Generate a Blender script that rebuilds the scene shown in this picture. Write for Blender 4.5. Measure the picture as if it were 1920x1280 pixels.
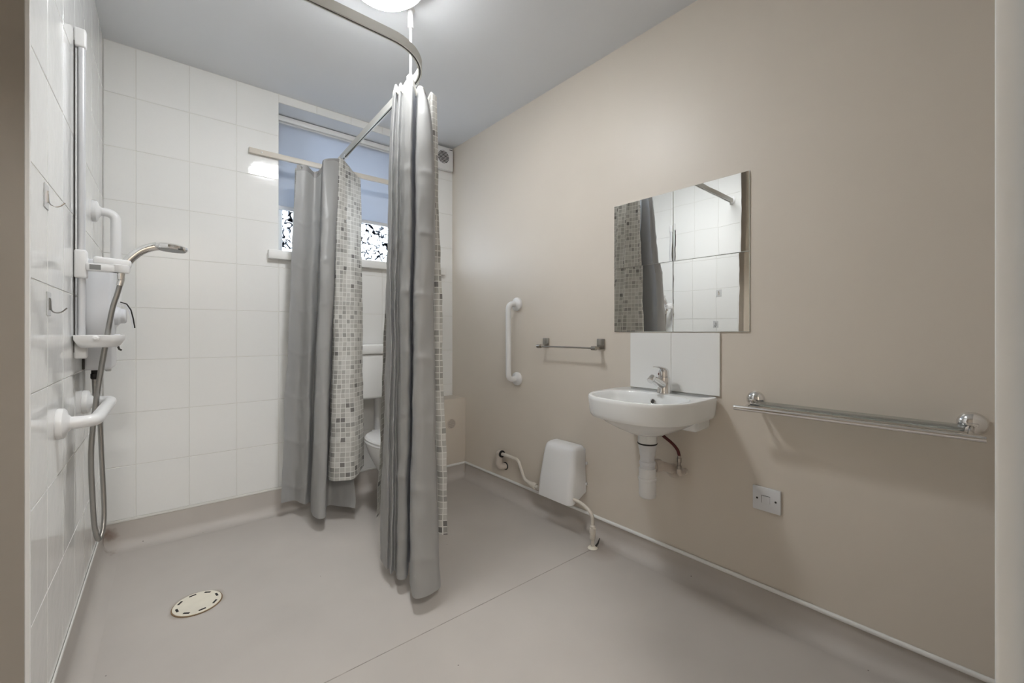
import bpy, bmesh, math, random
from mathutils import Vector, Matrix, noise
R = math.radians
sc = bpy.context.scene
for o in list(bpy.data.objects): bpy.data.objects.remove(o)
col = sc.collection

# ------------------------------------------------------------------ camera, world, light, exposure
cam = bpy.data.cameras.new('camera'); cam_o = bpy.data.objects.new('camera', cam); col.objects.link(cam_o)
cam.sensor_width = 36; cam.lens = 783.4 * 36 / 1920; cam.shift_y = (622.04 - 640) / 1920
cam.clip_start = .02
cam_o.location = (.248, 0, 1.02); cam_o.rotation_euler = (R(90), 0, R(-39.11))
sc.camera = cam_o
w = bpy.data.worlds.new('daylight'); sc.world = w; w.use_nodes = True
bg = w.node_tree.nodes['Background']; bg.inputs[0].default_value = (.92, .955, 1.0, 1); bg.inputs[1].default_value = 58.0
LAMP = 72.0            # strength of the opal ceiling lamp
HALL_FILL = 98.0            # strength of the added fill lamp, unseen behind the camera
vs = sc.view_settings
vs.view_transform = 'Standard'; vs.look = 'None'; vs.gamma = 1; vs.use_curve_mapping = False; vs.exposure = .24
sc.cycles.max_bounces = 7; sc.cycles.diffuse_bounces = 4; sc.cycles.glossy_bounces = 4; sc.cycles.transmission_bounces = 5
sc.cycles.sample_clamp_indirect = 10; sc.cycles.use_denoising = True
# portal: tells the sampler where the sky comes in
pl = bpy.data.lights.new('window_portal', 'AREA'); pl.shape = 'RECTANGLE'; pl.size = .98; pl.size_y = .82; pl.cycles.is_portal = True
po = bpy.data.objects.new('window_portal', pl); col.objects.link(po); po.location = (1.221, 2.995, 1.90); po.rotation_euler = (R(-90), 0, 0)

# ------------------------------------------------------------------ materials
def lin(c): return tuple(((v / 255) / 12.92 if v / 255 <= .04045 else ((v / 255 + .055) / 1.055) ** 2.4) for v in c) + (1,)
def M(name, rgb, rough=.5, metal=0, spec=.5, bump=0, bscale=60, vary=0, vscale=4, coat=0, trans=0, bdist=.002, linear=False):
    m = bpy.data.materials.new(name); m.use_nodes = True; nt = m.node_tree; b = nt.nodes['Principled BSDF']
    c = rgb + (1,) if linear else lin(rgb)
    b.inputs['Base Color'].default_value = c; b.inputs['Roughness'].default_value = rough; b.inputs['Metallic'].default_value = metal
    b.inputs['Specular IOR Level'].default_value = spec; b.inputs['Coat Weight'].default_value = coat
    if trans: b.inputs['Transmission Weight'].default_value = trans
    tc = nt.nodes.new('ShaderNodeTexCoord')
    if bump:
        n = nt.nodes.new('ShaderNodeTexNoise'); n.inputs['Scale'].default_value = bscale; n.inputs['Detail'].default_value = 3
        nt.links.new(tc.outputs['Object'], n.inputs['Vector'])
        bp = nt.nodes.new('ShaderNodeBump'); bp.inputs['Strength'].default_value = bump; bp.inputs['Distance'].default_value = bdist
        nt.links.new(n.outputs['Fac'], bp.inputs['Height']); nt.links.new(bp.outputs['Normal'], b.inputs['Normal'])
    if vary:
        n = nt.nodes.new('ShaderNodeTexNoise'); n.inputs['Scale'].default_value = vscale; n.inputs['Detail'].default_value = 5
        nt.links.new(tc.outputs['Object'], n.inputs['Vector'])
        mr = nt.nodes.new('ShaderNodeMapRange'); mr.inputs[1].default_value = .3; mr.inputs[2].default_value = .7
        mr.inputs[3].default_value = 1 - vary; mr.inputs[4].default_value = 1 + vary
        nt.links.new(n.outputs['Fac'], mr.inputs[0])
        mx = nt.nodes.new('ShaderNodeMix'); mx.data_type = 'RGBA'; mx.blend_type = 'MULTIPLY'; mx.inputs[0].default_value = 1
        mx.inputs[6].default_value = c; nt.links.new(mr.outputs[0], mx.inputs[7]); nt.links.new(mx.outputs[2], b.inputs['Base Color'])
    return m
def add_translucent(m, fac, rgb):
    nt = m.node_tree; out = nt.nodes['Material Output']; b = nt.nodes['Principled BSDF']
    t = nt.nodes.new('ShaderNodeBsdfTranslucent'); t.inputs['Color'].default_value = lin(rgb)
    mx = nt.nodes.new('ShaderNodeMixShader'); mx.inputs[0].default_value = fac
    nt.links.new(b.outputs[0], mx.inputs[1]); nt.links.new(t.outputs[0], mx.inputs[2]); nt.links.new(mx.outputs[0], out.inputs['Surface'])
    return t
PAINT = M('beige_satin_paint', (217, 208, 196), rough=.44, spec=.45, bump=.06, bscale=260, vary=.02, vscale=2)
WHITE_PAINT = M('white_ceiling_paint', (226, 228, 231), rough=.8, bump=.05, bscale=200)
GLOSS = M('white_gloss_paint', (240, 240, 238), rough=.3)
TILE = M('white_wavy_glazed_tile', (240, 240, 238), rough=.07, spec=.5, bump=.16, bscale=16, bdist=.004)
GROUT = M('pale_grey_grout', (226, 225, 220), rough=.85)
PLAS = M('white_plastic', (232, 232, 232), rough=.28)
PLASG = M('white_grey_plastic', (222, 223, 226), rough=.35)
CREAM = M('cream_plastic_pipe', (214, 207, 196), rough=.4)
PAINTED = M('beige_painted_pipe', (206, 196, 186), rough=.4)
CERA = M('white_ceramic', (236, 237, 236), rough=.06, spec=.6)
CHROME = M('chrome', (.78, .77, .76), rough=.07, metal=1, linear=True)
ALU = M('brushed_aluminium', (.62, .62, .60), rough=.32, metal=.85, linear=True)
TRACK = M('light_grey_track', (205, 204, 198), rough=.35, metal=.25)
DARK = M('black_rubber', (28, 26, 25), rough=.6)
SLOT = M('dark_slot', (58, 54, 50), rough=.7)
RED = M('dark_red_braided_hose', (86, 22, 20), rough=.5, bump=.4, bscale=400)
BRASS = M('worn_steel_fitting', (.42, .38, .34), rough=.35, metal=.9, linear=True, vary=.2, vscale=40)
DRAIN = M('cream_drain_plastic', (236, 230, 214), rough=.35, vary=.03, vscale=30)
RUST = M('rusty_ring', (132, 110, 84), rough=.8, vary=.2, vscale=30)
MIRROR = M('mirror_silver', (.93, .94, .93), rough=.0, metal=1, linear=True, bump=.02, bscale=5, bdist=.01)
MEDGE = M('mirror_bevel_edge', (222, 224, 220), rough=.2)
CLEAR = M('clear_plastic', (236, 237, 237), rough=.2, trans=.3)
SEAM = M('floor_weld_seam', (158, 150, 143), rough=.7, vary=.3, vscale=18)
SATIN = M('satin_silver_tube', (212, 213, 216), rough=.3, metal=.2)
HOSE = M('ribbed_steel_hose', (.42, .41, .39), rough=.33, metal=.9, linear=True)
DARK_CHROME = M('darkened_chrome', (.40, .38, .35), rough=.25, metal=1, linear=True)  # chrome with dark reflections put into its base colour
GREYSTEEL = M('grey_steel_wire', (.35, .35, .34), rough=.3, metal=1, linear=True)

# vinyl safety floor: grey brown with cloudy wear, rust by the drain and in the shower corner, a few dirt specks
def floor_mat():
    m = M('grey_brown_safety_vinyl', (193, 187, 181), rough=.5, spec=.4, bump=.12, bscale=700, vary=.045, vscale=3)
    nt = m.node_tree; b = nt.nodes['Principled BSDF']; src = b.inputs['Base Color'].links[0].from_socket
    geo = nt.nodes.new('ShaderNodeNewGeometry')
    def blot(cx, cy, r0, r1, amt, rgb, src, nscale=14, dist=.04, cz=0):
        n = nt.nodes.new('ShaderNodeTexNoise'); n.inputs['Scale'].default_value = nscale
        nt.links.new(geo.outputs['Position'], n.inputs['Vector'])
        sub = nt.nodes.new('ShaderNodeVectorMath'); sub.operation = 'DISTANCE'; sub.inputs[1].default_value = (cx, cy, cz)
        nt.links.new(geo.outputs['Position'], sub.inputs[0])
        ad = nt.nodes.new('ShaderNodeMath'); ad.operation = 'MULTIPLY_ADD'; ad.inputs[1].default_value = dist
        nt.links.new(n.outputs['Fac'], ad.inputs[0]); nt.links.new(sub.outputs['Value'], ad.inputs[2])
        mr = nt.nodes.new('ShaderNodeMapRange'); mr.inputs[1].default_value = r0; mr.inputs[2].default_value = r1
        mr.inputs[3].default_value = amt; mr.inputs[4].default_value = 0
        nt.links.new(ad.outputs[0], mr.inputs[0])
        mx = nt.nodes.new('ShaderNodeMix'); mx.data_type = 'RGBA'; mx.inputs[7].default_value = lin(rgb)
        nt.links.new(mr.outputs[0], mx.inputs[0]); nt.links.new(src, mx.inputs[6]); return mx.outputs[2]
    src = blot(.321, 1.962, .085, .112, .75, (140, 124, 100), src)
    src = blot(.022, 2.655, .026, .056, .9, (112, 76, 48), src, 40, .03, .08)
    src = blot(.036, 2.636, .022, .046, .75, (122, 88, 60), src, 40, .03, .03)
    src = blot(1.80, 1.25, .02, .12, .45, (128, 108, 90), src)
    vo = nt.nodes.new('ShaderNodeTexVoronoi'); vo.inputs['Scale'].default_value = 9; vo.inputs['Randomness'].default_value = 1
    nt.links.new(geo.outputs['Position'], vo.inputs['Vector'])
    lt = nt.nodes.new('ShaderNodeMath'); lt.operation = 'LESS_THAN'; lt.inputs[1].default_value = .022
    nt.links.new(vo.outputs['Distance'], lt.inputs[0])
    mx = nt.nodes.new('ShaderNodeMix'); mx.data_type = 'RGBA'; mx.inputs[7].default_value = lin((70, 58, 50))
    mu = nt.nodes.new('ShaderNodeMath'); mu.operation = 'MULTIPLY'; mu.inputs[1].default_value = .7
    nt.links.new(lt.outputs[0], mu.inputs[0]); nt.links.new(mu.outputs[0], mx.inputs[0]); nt.links.new(src, mx.inputs[6])
    nt.links.new(mx.outputs[2], b.inputs['Base Color'])
    return m
FLOOR = floor_mat()
COVE = FLOOR

def fabric():
    m = M('grey_satin_curtain_fabric', (168, 167, 164), rough=.38, spec=.5, bump=.12, bscale=14, bdist=.008)
    add_translucent(m, .24, (185, 192, 206)); return m
def mosaic():
    m = M('mosaic_print_fabric', (200, 198, 192), rough=.55, bump=.1, bscale=12, bdist=.006)
    nt = m.node_tree; b = nt.nodes['Principled BSDF']
    uv = nt.nodes.new('ShaderNodeUVMap')
    s = nt.nodes.new('ShaderNodeVectorMath'); s.operation = 'SCALE'; s.inputs['Scale'].default_value = 1 / .0255
    nt.links.new(uv.outputs[0], s.inputs[0])
    fl = nt.nodes.new('ShaderNodeVectorMath'); fl.operation = 'FLOOR'; nt.links.new(s.outputs[0], fl.inputs[0])
    wn = nt.nodes.new('ShaderNodeTexWhiteNoise'); wn.noise_dimensions = '2D'; nt.links.new(fl.outputs[0], wn.inputs['Vector'])
    cr = nt.nodes.new('ShaderNodeValToRGB'); cr.color_ramp.interpolation = 'CONSTANT'
    e = cr.color_ramp.elements; e[0].position = 0; e[0].color = lin((204, 202, 196)); e[1].position = .3; e[1].color = lin((192, 190, 184))
    for p, c in ((.62, (176, 174, 168)), (.84, (158, 156, 151)), (.965, (124, 121, 118))):
        k = e.new(p); k.color = lin(c)
    nt.links.new(wn.outputs['Value'], cr.inputs[0])
    fr = nt.nodes.new('ShaderNodeVectorMath'); fr.operation = 'FRACTION'; nt.links.new(s.outputs[0], fr.inputs[0])
    sx = nt.nodes.new('ShaderNodeSeparateXYZ'); nt.links.new(fr.outputs[0], sx.inputs[0])
    ms = []
    for k in (0, 1):
        lt = nt.nodes.new('ShaderNodeMath'); lt.operation = 'LESS_THAN'; lt.inputs[1].default_value = .13; nt.links.new(sx.outputs[k], lt.inputs[0]); ms.append(lt)
    mxm = nt.nodes.new('ShaderNodeMath'); mxm.operation = 'MAXIMUM'; nt.links.new(ms[0].outputs[0], mxm.inputs[0]); nt.links.new(ms[1].outputs[0], mxm.inputs[1])
    mx = nt.nodes.new('ShaderNodeMix'); mx.data_type = 'RGBA'; mx.inputs[7].default_value = lin((226, 225, 220))
    nt.links.new(mxm.outputs[0], mx.inputs[0]); nt.links.new(cr.outputs[0], mx.inputs[6]); nt.links.new(mx.outputs[2], b.inputs['Base Color'])
    t = add_translucent(m, .2, (205, 208, 212)); nt.links.new(mx.outputs[2], t.inputs['Color'])
    return m
FAB = fabric(); MOS = mosaic()
HEM = M('white_header_tape', (226, 225, 220), rough=.5)
def blind_mat():
    m = M('pale_blind_fabric', (206, 212, 222), rough=.8); add_translucent(m, .36, (200, 204, 211)); return m
BLIND = blind_mat()
def glass_mat():
    m = bpy.data.materials.new('obscure_swirl_glass'); m.use_nodes = True; nt = m.node_tree
    b = nt.nodes['Principled BSDF']; b.inputs['Roughness'].default_value = .12
    tc = nt.nodes.new('ShaderNodeTexCoord')
    wv = nt.nodes.new('ShaderNodeTexNoise'); wv.inputs['Scale'].default_value = 22; wv.inputs['Detail'].default_value = .3; wv.inputs['Distortion'].default_value = .9
    nt.links.new(tc.outputs['Object'], wv.inputs['Vector'])
    sb = nt.nodes.new('ShaderNodeMath'); sb.operation = 'SUBTRACT'; sb.inputs[1].default_value = .5; nt.links.new(wv.outputs['Fac'], sb.inputs[0])
    ab = nt.nodes.new('ShaderNodeMath'); ab.operation = 'ABSOLUTE'; nt.links.new(sb.outputs[0], ab.inputs[0])
    cr = nt.nodes.new('ShaderNodeValToRGB'); e = cr.color_ramp.elements
    e[0].position = 0; e[0].color = lin((5, 6, 7)); e[1].position = .06; e[1].color = lin((156, 160, 164))
    k = e.new(.034); k.color = lin((22, 24, 27))
    nt.links.new(ab.outputs[0], cr.inputs[0])
    bp = nt.nodes.new('ShaderNodeBump'); bp.inputs['Strength'].default_value = .5; nt.links.new(wv.outputs['Fac'], bp.inputs['Height'])
    nt.links.new(bp.outputs[0], b.inputs['Normal']); nt.links.new(cr.outputs[0], b.inputs['Base Color'])
    t = nt.nodes.new('ShaderNodeBsdfTranslucent'); nt.links.new(cr.outputs[0], t.inputs['Color'])
    mx = nt.nodes.new('ShaderNodeMixShader'); mx.inputs[0].default_value = .6
    nt.links.new(b.outputs[0], mx.inputs[1]); nt.links.new(t.outputs[0], mx.inputs[2])
    tp_ = nt.nodes.new('ShaderNodeBsdfTransparent'); nt.links.new(cr.outputs[0], tp_.inputs['Color'])
    m2 = nt.nodes.new('ShaderNodeMixShader'); m2.inputs[0].default_value = .8
    nt.links.new(mx.outputs[0], m2.inputs[1]); nt.links.new(tp_.outputs[0], m2.inputs[2])
    nt.links.new(m2.outputs[0], nt.nodes['Material Output'].inputs['Surface']); return m
OBSCURE = glass_mat()
SHELFGLASS = M('frosted_green_glass', (236, 242, 238), rough=.22, trans=.93)
def emis(name, rgb, st):
    m = bpy.data.materials.new(name); m.use_nodes = True; b = m.node_tree.nodes['Principled BSDF']
    b.inputs['Base Color'].default_value = lin((240, 240, 240)); b.inputs['Emission Color'].default_value = rgb; b.inputs['Emission Strength'].default_value = st; return m

# ------------------------------------------------------------------ geometry helpers
class B:
    def __init__(s): s.bm = bmesh.new(); s.sm = 35
    def box(s, x0, x1, y0, y1, z0, z1, bev=0, seg=2, mat=None):
        r = bmesh.ops.create_cube(s.bm, size=1); vs_ = r['verts']
        for v in vs_: v.co = Vector((x0 + (x1 - x0) * (v.co.x + .5), y0 + (y1 - y0) * (v.co.y + .5), z0 + (z1 - z0) * (v.co.z + .5)))
        if bev:
            ed = list({e for v in vs_ for e in v.link_edges})
            r2 = bmesh.ops.bevel(s.bm, geom=ed, offset=bev, segments=seg, affect='EDGES', profile=.5); vs_ = r2['verts']
            vs_ = list({v for f in r2['faces'] for v in f.verts})
        if mat is not None:
            for v in vs_: v.co = mat @ v.co
        return s
    def rings(s, rings, cap0=True, cap1=True, closed=True):
        vr = [[s.bm.verts.new(p) for p in ring] for ring in rings]; n = len(vr[0])
        for a, b in zip(vr, vr[1:]):
            for i in range(n if closed else n - 1):
                j = (i + 1) % n; s.bm.faces.new((a[i], a[j], b[j], b[i]))
        if cap0: s.bm.faces.new(vr[0][::-1])
        if cap1: s.bm.faces.new(vr[-1])
        return s
    def tube(s, pts, r, n=14, cap=True):
        pts = [Vector(p) for p in pts]; rr = r if isinstance(r, (list, tuple)) else [r] * len(pts)
        T = []
        for i in range(len(pts)):
            a = pts[max(i - 1, 0)]; b = pts[min(i + 1, len(pts) - 1)]; T.append((b - a).normalized())
        u = T[0].orthogonal().normalized(); rings = []
        for i, p in enumerate(pts):
            u = (u - T[i] * u.dot(T[i])).normalized(); v = T[i].cross(u)
            rings.append([p + (u * math.cos(2 * math.pi * k / n) + v * math.sin(2 * math.pi * k / n)) * rr[i] for k in range(n)])
        return s.rings(rings, cap, cap)
    def lathe(s, prof, n=32, mat=None, cap=True):
        mat = mat or Matrix()
        rings = [[mat @ Vector((r * math.cos(2 * math.pi * k / n), r * math.sin(2 * math.pi * k / n), z)) for k in range(n)] for r, z in prof]
        return s.rings(rings, cap and prof[0][0] > 1e-6, cap and prof[-1][0] > 1e-6)
    def obj(s, name, mat, parent=None, smooth=True, ang=35):
        bmesh.ops.remove_doubles(s.bm, verts=s.bm.verts, dist=1e-6)
        bmesh.ops.recalc_face_normals(s.bm, faces=s.bm.faces)
        me = bpy.data.meshes.new(name); s.bm.to_mesh(me); s.bm.free()
        me.materials.append(mat)
        if smooth:
            me.shade_smooth(); me.set_sharp_from_angle(angle=R(ang))
        return link(name, me, parent)
def link(name, data, parent=None, mat=None):
    o = bpy.data.objects.new(name, data); col.objects.link(o)
    if parent: o.parent = parent
    if mat is not None: o.matrix_basis = mat
    return o
def smooth_path(pts, sub=8):
    P = [Vector(p) for p in pts]; out = []
    for i in range(len(P) - 1):
        p0 = P[max(i - 1, 0)]; p1 = P[i]; p2 = P[i + 1]; p3 = P[min(i + 2, len(P) - 1)]
        for k in range(sub):
            t = k / sub
            out.append(.5 * ((2 * p1) + (p2 - p0) * t + (2 * p0 - 5 * p1 + 4 * p2 - p3) * t * t + (3 * p1 - p0 - 3 * p2 + p3) * t ** 3))
    return out + [P[-1]]
def bend(pts, r, seg=8):
    """polyline with rounded corners"""
    P = [Vector(p) for p in pts]; out = [P[0]]
    for i in range(1, len(P) - 1):
        a = (P[i - 1] - P[i]); b = (P[i + 1] - P[i]); d = min(r, a.length * .49, b.length * .49)
        p0 = P[i] + a.normalized() * d; p2 = P[i] + b.normalized() * d
        for k in range(seg + 1):
            t = k / seg; out.append((1 - t) ** 2 * p0 + 2 * t * (1 - t) * P[i] + t * t * p2)
    return out + [P[-1]]
def axis(p, d):
    return Matrix.Translation(Vector(p)) @ Vector(d).to_track_quat('Z', 'Y').to_matrix().to_4x4()
def tag(o, label=None, cat=None, group=None, kind=None):
    if label: o['label'] = label
    if cat: o['category'] = cat
    if group: o['group'] = group
    if kind: o['kind'] = kind
    return o
def thing(name, label, cat, mat=None, group=None):
    o = bpy.data.objects.new(name, None); o.empty_display_size = .05; col.objects.link(o)
    if mat is not None: o.matrix_world = mat
    return tag(o, label, cat, group)
def struct(o, label, cat): return tag(o, label, cat, kind='structure')

# ------------------------------------------------------------------ the room: measured frame of each wall
D = 2.679; WB = 1.858; CH = 2.372; T0 = .138; TH = .2493; TW = .2017
al, ar = R(.556), R(1.605)
def frame(origin, out, along):
    o, a = Vector(out), Vector(along); z = Vector((0, 0, 1))
    m = Matrix((o, a, z)).transposed().to_4x4(); m.translation = Vector(origin); return m
# right wall: x = out from wall, y = distance s from the back corner towards the door
FR = frame((WB, D, 0), (-math.cos(ar), -math.sin(ar), 0), (math.sin(ar), -math.cos(ar), 0))
# left wall: x = out from wall, y = minus the distance s from the back corner
FL = frame((0, D, 0), (math.cos(al), math.sin(al), 0), (-math.sin(al), math.cos(al), 0))
def RP(o, s, z): return FR @ Matrix.Translation((o, s, z))
def LP(o, s, z): return FL @ Matrix.Translation((o, -s, z))

floor = B().box(-1.1, 2.1, -.02, 2.75, -.06, 0).obj('floor', FLOOR, smooth=False); struct(floor, 'grey brown vinyl wet room floor', 'floor')
B().box(.03, 1.79, 1.2845, 1.2875, -.0005, .0004).obj('weld_seam', SEAM, floor)
ceil = B().box(-1.1, 2.1, -.02, 3.0, CH, CH + .1).obj('ceiling', WHITE_PAINT, smooth=False); struct(ceil, 'plain white ceiling', 'ceiling')

# tiles -------------------------------------------------
tile_cache = {}
def tile_mesh(wd, ht):
    k = (round(wd, 4), round(ht, 4))
    if k not in tile_cache:
        b = B(); b.box(-wd / 2, wd / 2, 0, .007, -ht / 2, ht / 2, min(.0012, ht * .2), 1)
        bmesh.ops.recalc_face_normals(b.bm, faces=b.bm.faces)
        me = bpy.data.meshes.new('tile'); b.bm.to_mesh(me); b.bm.free(); me.materials.append(TILE); tile_cache[k] = me
    return tile_cache[k]
J = .0024
rnd = random.Random(4)
def lay(wall, xs, zs, place, skip=None):
    for i in range(len(xs) - 1):
        for j in range(len(zs) - 1):
            rects = [(xs[i], xs[i + 1], zs[j], zs[j + 1])]
            if skip: rects = skip(*rects[0])
            for (a, b, c, d) in rects:
                me = tile_mesh(b - a - J, d - c - J)
                tilt = Matrix.Rotation(rnd.gauss(0, .0022), 4, 'Z') @ Matrix.Rotation(rnd.gauss(0, .0022), 4, 'X')
                link('tile', me, wall, place((a + b) / 2, (c + d) / 2) @ tilt)
zs = [T0 + TH * k for k in range(9)] + [CH - .001]
# back wall with the window opening
WX0, WX1, WZ0, WZ1 = .717, 1.725, 1.43, 2.325
b = B(); y0, y1 = D + .008, D + .30
b.box(-.15, WX0, y0, y1, 0, CH).box(WX1, 2.1, y0, y1, 0, CH).box(WX0, WX1, y0, y1, 0, WZ0).box(WX0, WX1, y0, y1, WZ1, CH)
wall_back = b.obj('wall_back', WHITE_PAINT, smooth=False); struct(wall_back, 'white tiled back wall with a recessed window', 'wall')
b = B(); y0, y1 = D + .0012, D + .008
b.box(0, WX0, y0, y1, T0 - .01, CH).box(WX1, WB + .005, y0, y1, T0 - .01, CH).box(WX0, WX1, y0, y1, T0 - .01, WZ0).box(WX0, WX1, y0, y1, WZ1, CH)
b.obj('grout', GROUT, wall_back, smooth=False)
xs = [0, .1125] + [.1125 + TW * k for k in range(1, 9)] + [WB]
xs[4] = WX0; xs[9] = WX1
def cut(a, b_, c, d):
    if b_ <= WX0 + .003 or a >= WX1 - .003: return [(a, b_, c, d)]
    out = []
    if c < WZ0 - .01: out.append((a, b_, c, min(d, WZ0)))
    if d > WZ1 + .01: out.append((a, b_, max(c, WZ1), d))
    return out
lay(wall_back, xs, zs, lambda x, z: Matrix.Translation((x, D, z)), cut)
# left wall, tiled as far as the shower goes, painted beyond
LT = 1.338
wall_left = B().box(-.11, -.008, -LT - .005, .1, 0, CH).obj('wall_left', PAINT, smooth=False); wall_left.matrix_world = FL
struct(wall_left, 'white tiled shower wall on the left', 'wall')
B().box(-.008, -.0012, -LT, 0, T0 - .01, CH).obj('grout', GROUT, wall_left, smooth=False)
B().box(-.008, .0008, -LT - .006, -LT, T0 - .012, CH, .0015, 1).obj('tile_trim', PLAS, wall_left)
ls = [0, .17, .37, .57, .77, .97, 1.17, LT]
rotL = Matrix.Rotation(R(90), 4, 'Z')
lay(wall_left, [-s for s in ls[::-1]], zs, lambda y, z: Matrix.Translation((0, y, z)) @ rotL)
wall_return = B().box(-1.1, -.008, -LT - .005, -LT + .11, 0, CH).obj('wall_return', PAINT, smooth=False); wall_return.matrix_world = FL
struct(wall_return, 'shaded beige wall end at the left edge, beside the tiles', 'wall')
wall_lobby = B().box(-1.1, -1.0, -.12, 1.4, 0, CH).obj('wall_lobby', PAINT, smooth=False); struct(wall_lobby, 'beige lobby wall left of the doorway', 'wall')
# right wall
wall_right = B().box(-.12, 0, -.1, 2.9, 0, CH).obj('wall_right', PAINT, smooth=False); wall_right.matrix_world = FR
struct(wall_right, 'beige satin painted right wall', 'wall')
# front wall with the doorway the camera stands in
JX = .85
wall_front = B().box(JX, 2.1, -.12, 0, 0, CH).box(-1.1, -.07, -.12, 0, 0, CH).box(-.07, JX, -.12, 0, 2.04, CH).obj('wall_front', PAINT, smooth=False)
struct(wall_front, 'beige front wall with the open doorway', 'wall')
door = B().box(JX - .004, JX + .068, 0, .0185, 0, 2.1, .003).obj('door_1', GLOSS); struct(door, 'white painted door frame at the right edge', 'door frame')
B().box(JX - .032, JX - .0, -.12, -.002, 0, 2.04, .002).obj('jamb', GLOSS, door)
B().box(-.138, -.066, 0, .0185, 0, 2.1, .003).obj('architrave', GLOSS, door)
B().box(-.138, JX + .068, 0, .0185, 2.04, 2.11, .003).obj('head_architrave', GLOSS, door)
B().box(JX - .0335, JX - .0315, -.03, -.006, 1.24, 1.31, .0008, 1).obj('strike_plate', BRASS, door)
# hall behind the camera
for n, bx, mt, lb, ct in (('wall_hall_back', (-1.1, 2.3, -1.7, -1.6, 0, 2.4), PAINT, 'beige hall wall behind the doorway', 'wall'),
                          ('wall_hall_left', (-1.1, -1.0, -1.6, -.12, 0, 2.4), PAINT, 'beige hall end wall on the left', 'wall'),
                          ('wall_hall_right', (2.2, 2.3, -1.6, -.12, 0, 2.4), PAINT, 'beige hall end wall on the right', 'wall'),
                                                    ('wall_hall_side', (2.1, 2.2, -.12, -.02, 0, 2.4), PAINT, 'narrow beige hall wall right of the doorway', 'wall'),
                          ('floor_hall', (-1.1, 2.3, -1.7, -.02, -.06, -.001), FLOOR, 'hall floor outside the doorway', 'floor'),
                          ('ceiling_hall', (-1.1, 2.3, -1.7, -.02, 2.4, 2.5), WHITE_PAINT, 'white hall ceiling', 'ceiling')):
    struct(B().box(*bx).obj(n, mt, smooth=False), lb, ct)
hl = thing('hall_fill_light', 'unseen fill lamp added outside the doorway', 'light', Matrix.Translation((.16, -.9, 2.4)))  # fill lamp added to lift the dim wall end and right wall
B().lathe([(.19, 0), (.19, -.025), (.18, -.028)], 32).obj('base', PLAS, hl)
B().lathe([(.18, -.026), (.165, -.05), (.1, -.075), (0, -.085)], 32).obj('diffuser', emis('hall_fill_glow', (1, .985, .955, 1), HALL_FILL), hl)

# coved skirting ------------------------------------------
def cove(name, F, s0, s1, sign, zt, label, o0=0):
    prof = [(o0, zt), (o0 + .003, zt), (o0 + .003, .05)]
    for k in range(1, 8):
        a = k / 8 * math.pi / 2; prof.append((o0 + .003 + .045 * (1 - math.cos(a)), .05 - .0485 * math.sin(a)))
    prof += [(o0 + .058, .0006), (o0, .0006)]
    bb = B(); bb.rings([[Vector((o, sign * s, z)) for o, z in prof] for s in (s0, s1)])
    ob = bb.obj(name, COVE, ang=60); ob.matrix_world = F; struct(ob, label, 'skirting'); return ob
FB = frame((0, D, 0), (0, -1, 0), (1, 0, 0))
cove('baseboard_left', FL, 0, LT + .005, -1, .128, 'coved vinyl skirting under the left wall')
cove('baseboard_back', FB, 0, WB, 1, .128, 'coved vinyl skirting under the tiled back wall')
cove('baseboard_right', FR, .17, 2.66, 1, .094, 'coved vinyl skirting along the beige right wall')
BX0, BXD, BXH = 1.47, .166, .553
cove('baseboard_boxing', FB, BX0, WB - .005, 1, .094, 'coved vinyl skirting under the pipe boxing', BXD)
def cap(name, F, s0, s1, sign, z0, z1, th, mt, label, o0=0):
    ob = B().box(o0, o0 + th, min(sign * s0, sign * s1), max(sign * s0, sign * s1), z0, z1, min(th, z1 - z0) * .45, 3).obj(name, mt, ang=60)
    ob.matrix_world = F; struct(ob, label, 'trim')
cap('trim_1', FR, BXD, 2.66, 1, .091, .106, .013, GLOSS, 'white capping strip along the right wall skirting')
cap('trim_2', FB, BX0, WB - .004, 1, .091, .106, .013, GLOSS, 'white capping strip on the pipe boxing', BXD)
cap('trim_3', FB, 0, BX0, 1, .127, .139, .005, GROUT, 'pale sealant strip under the back wall tiles')
cap('trim_4', FL, 0, LT, -1, .127, .139, .005, GROUT, 'pale sealant strip under the left wall tiles')
# pipe boxing in the back right corner
bxg = thing('pipe_boxing', 'beige boxed in ledge in the back right corner', 'boxing', Matrix.Translation((BX0, D, 0)))
B().box(0, WB - BX0 + .012, -BXD, 0, 0, BXH, .003).obj('casing', PAINT, bxg)
v = thing('round_vent', 'small round louvred vent on the beige boxing', 'vent', Matrix.Translation((1.748, D - BXD, .384)))
ry = Matrix.Rotation(R(90), 4, 'X')
B().lathe([(.034, 0), (.034, .004), (.030, .006), (.027, .004), (.027, 0)], 28, ry).obj('rim', PAINTED, v)
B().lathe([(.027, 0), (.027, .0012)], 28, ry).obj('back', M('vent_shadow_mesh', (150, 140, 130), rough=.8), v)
for k in range(7):
    z = -.021 + .007 * k; hw = math.sqrt(.027 ** 2 - z * z)
    B().box(-hw, hw, -.0045, -.001, z - .0024, z + .0024, .0008, 1).obj('slat', PAINTED, v)

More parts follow.
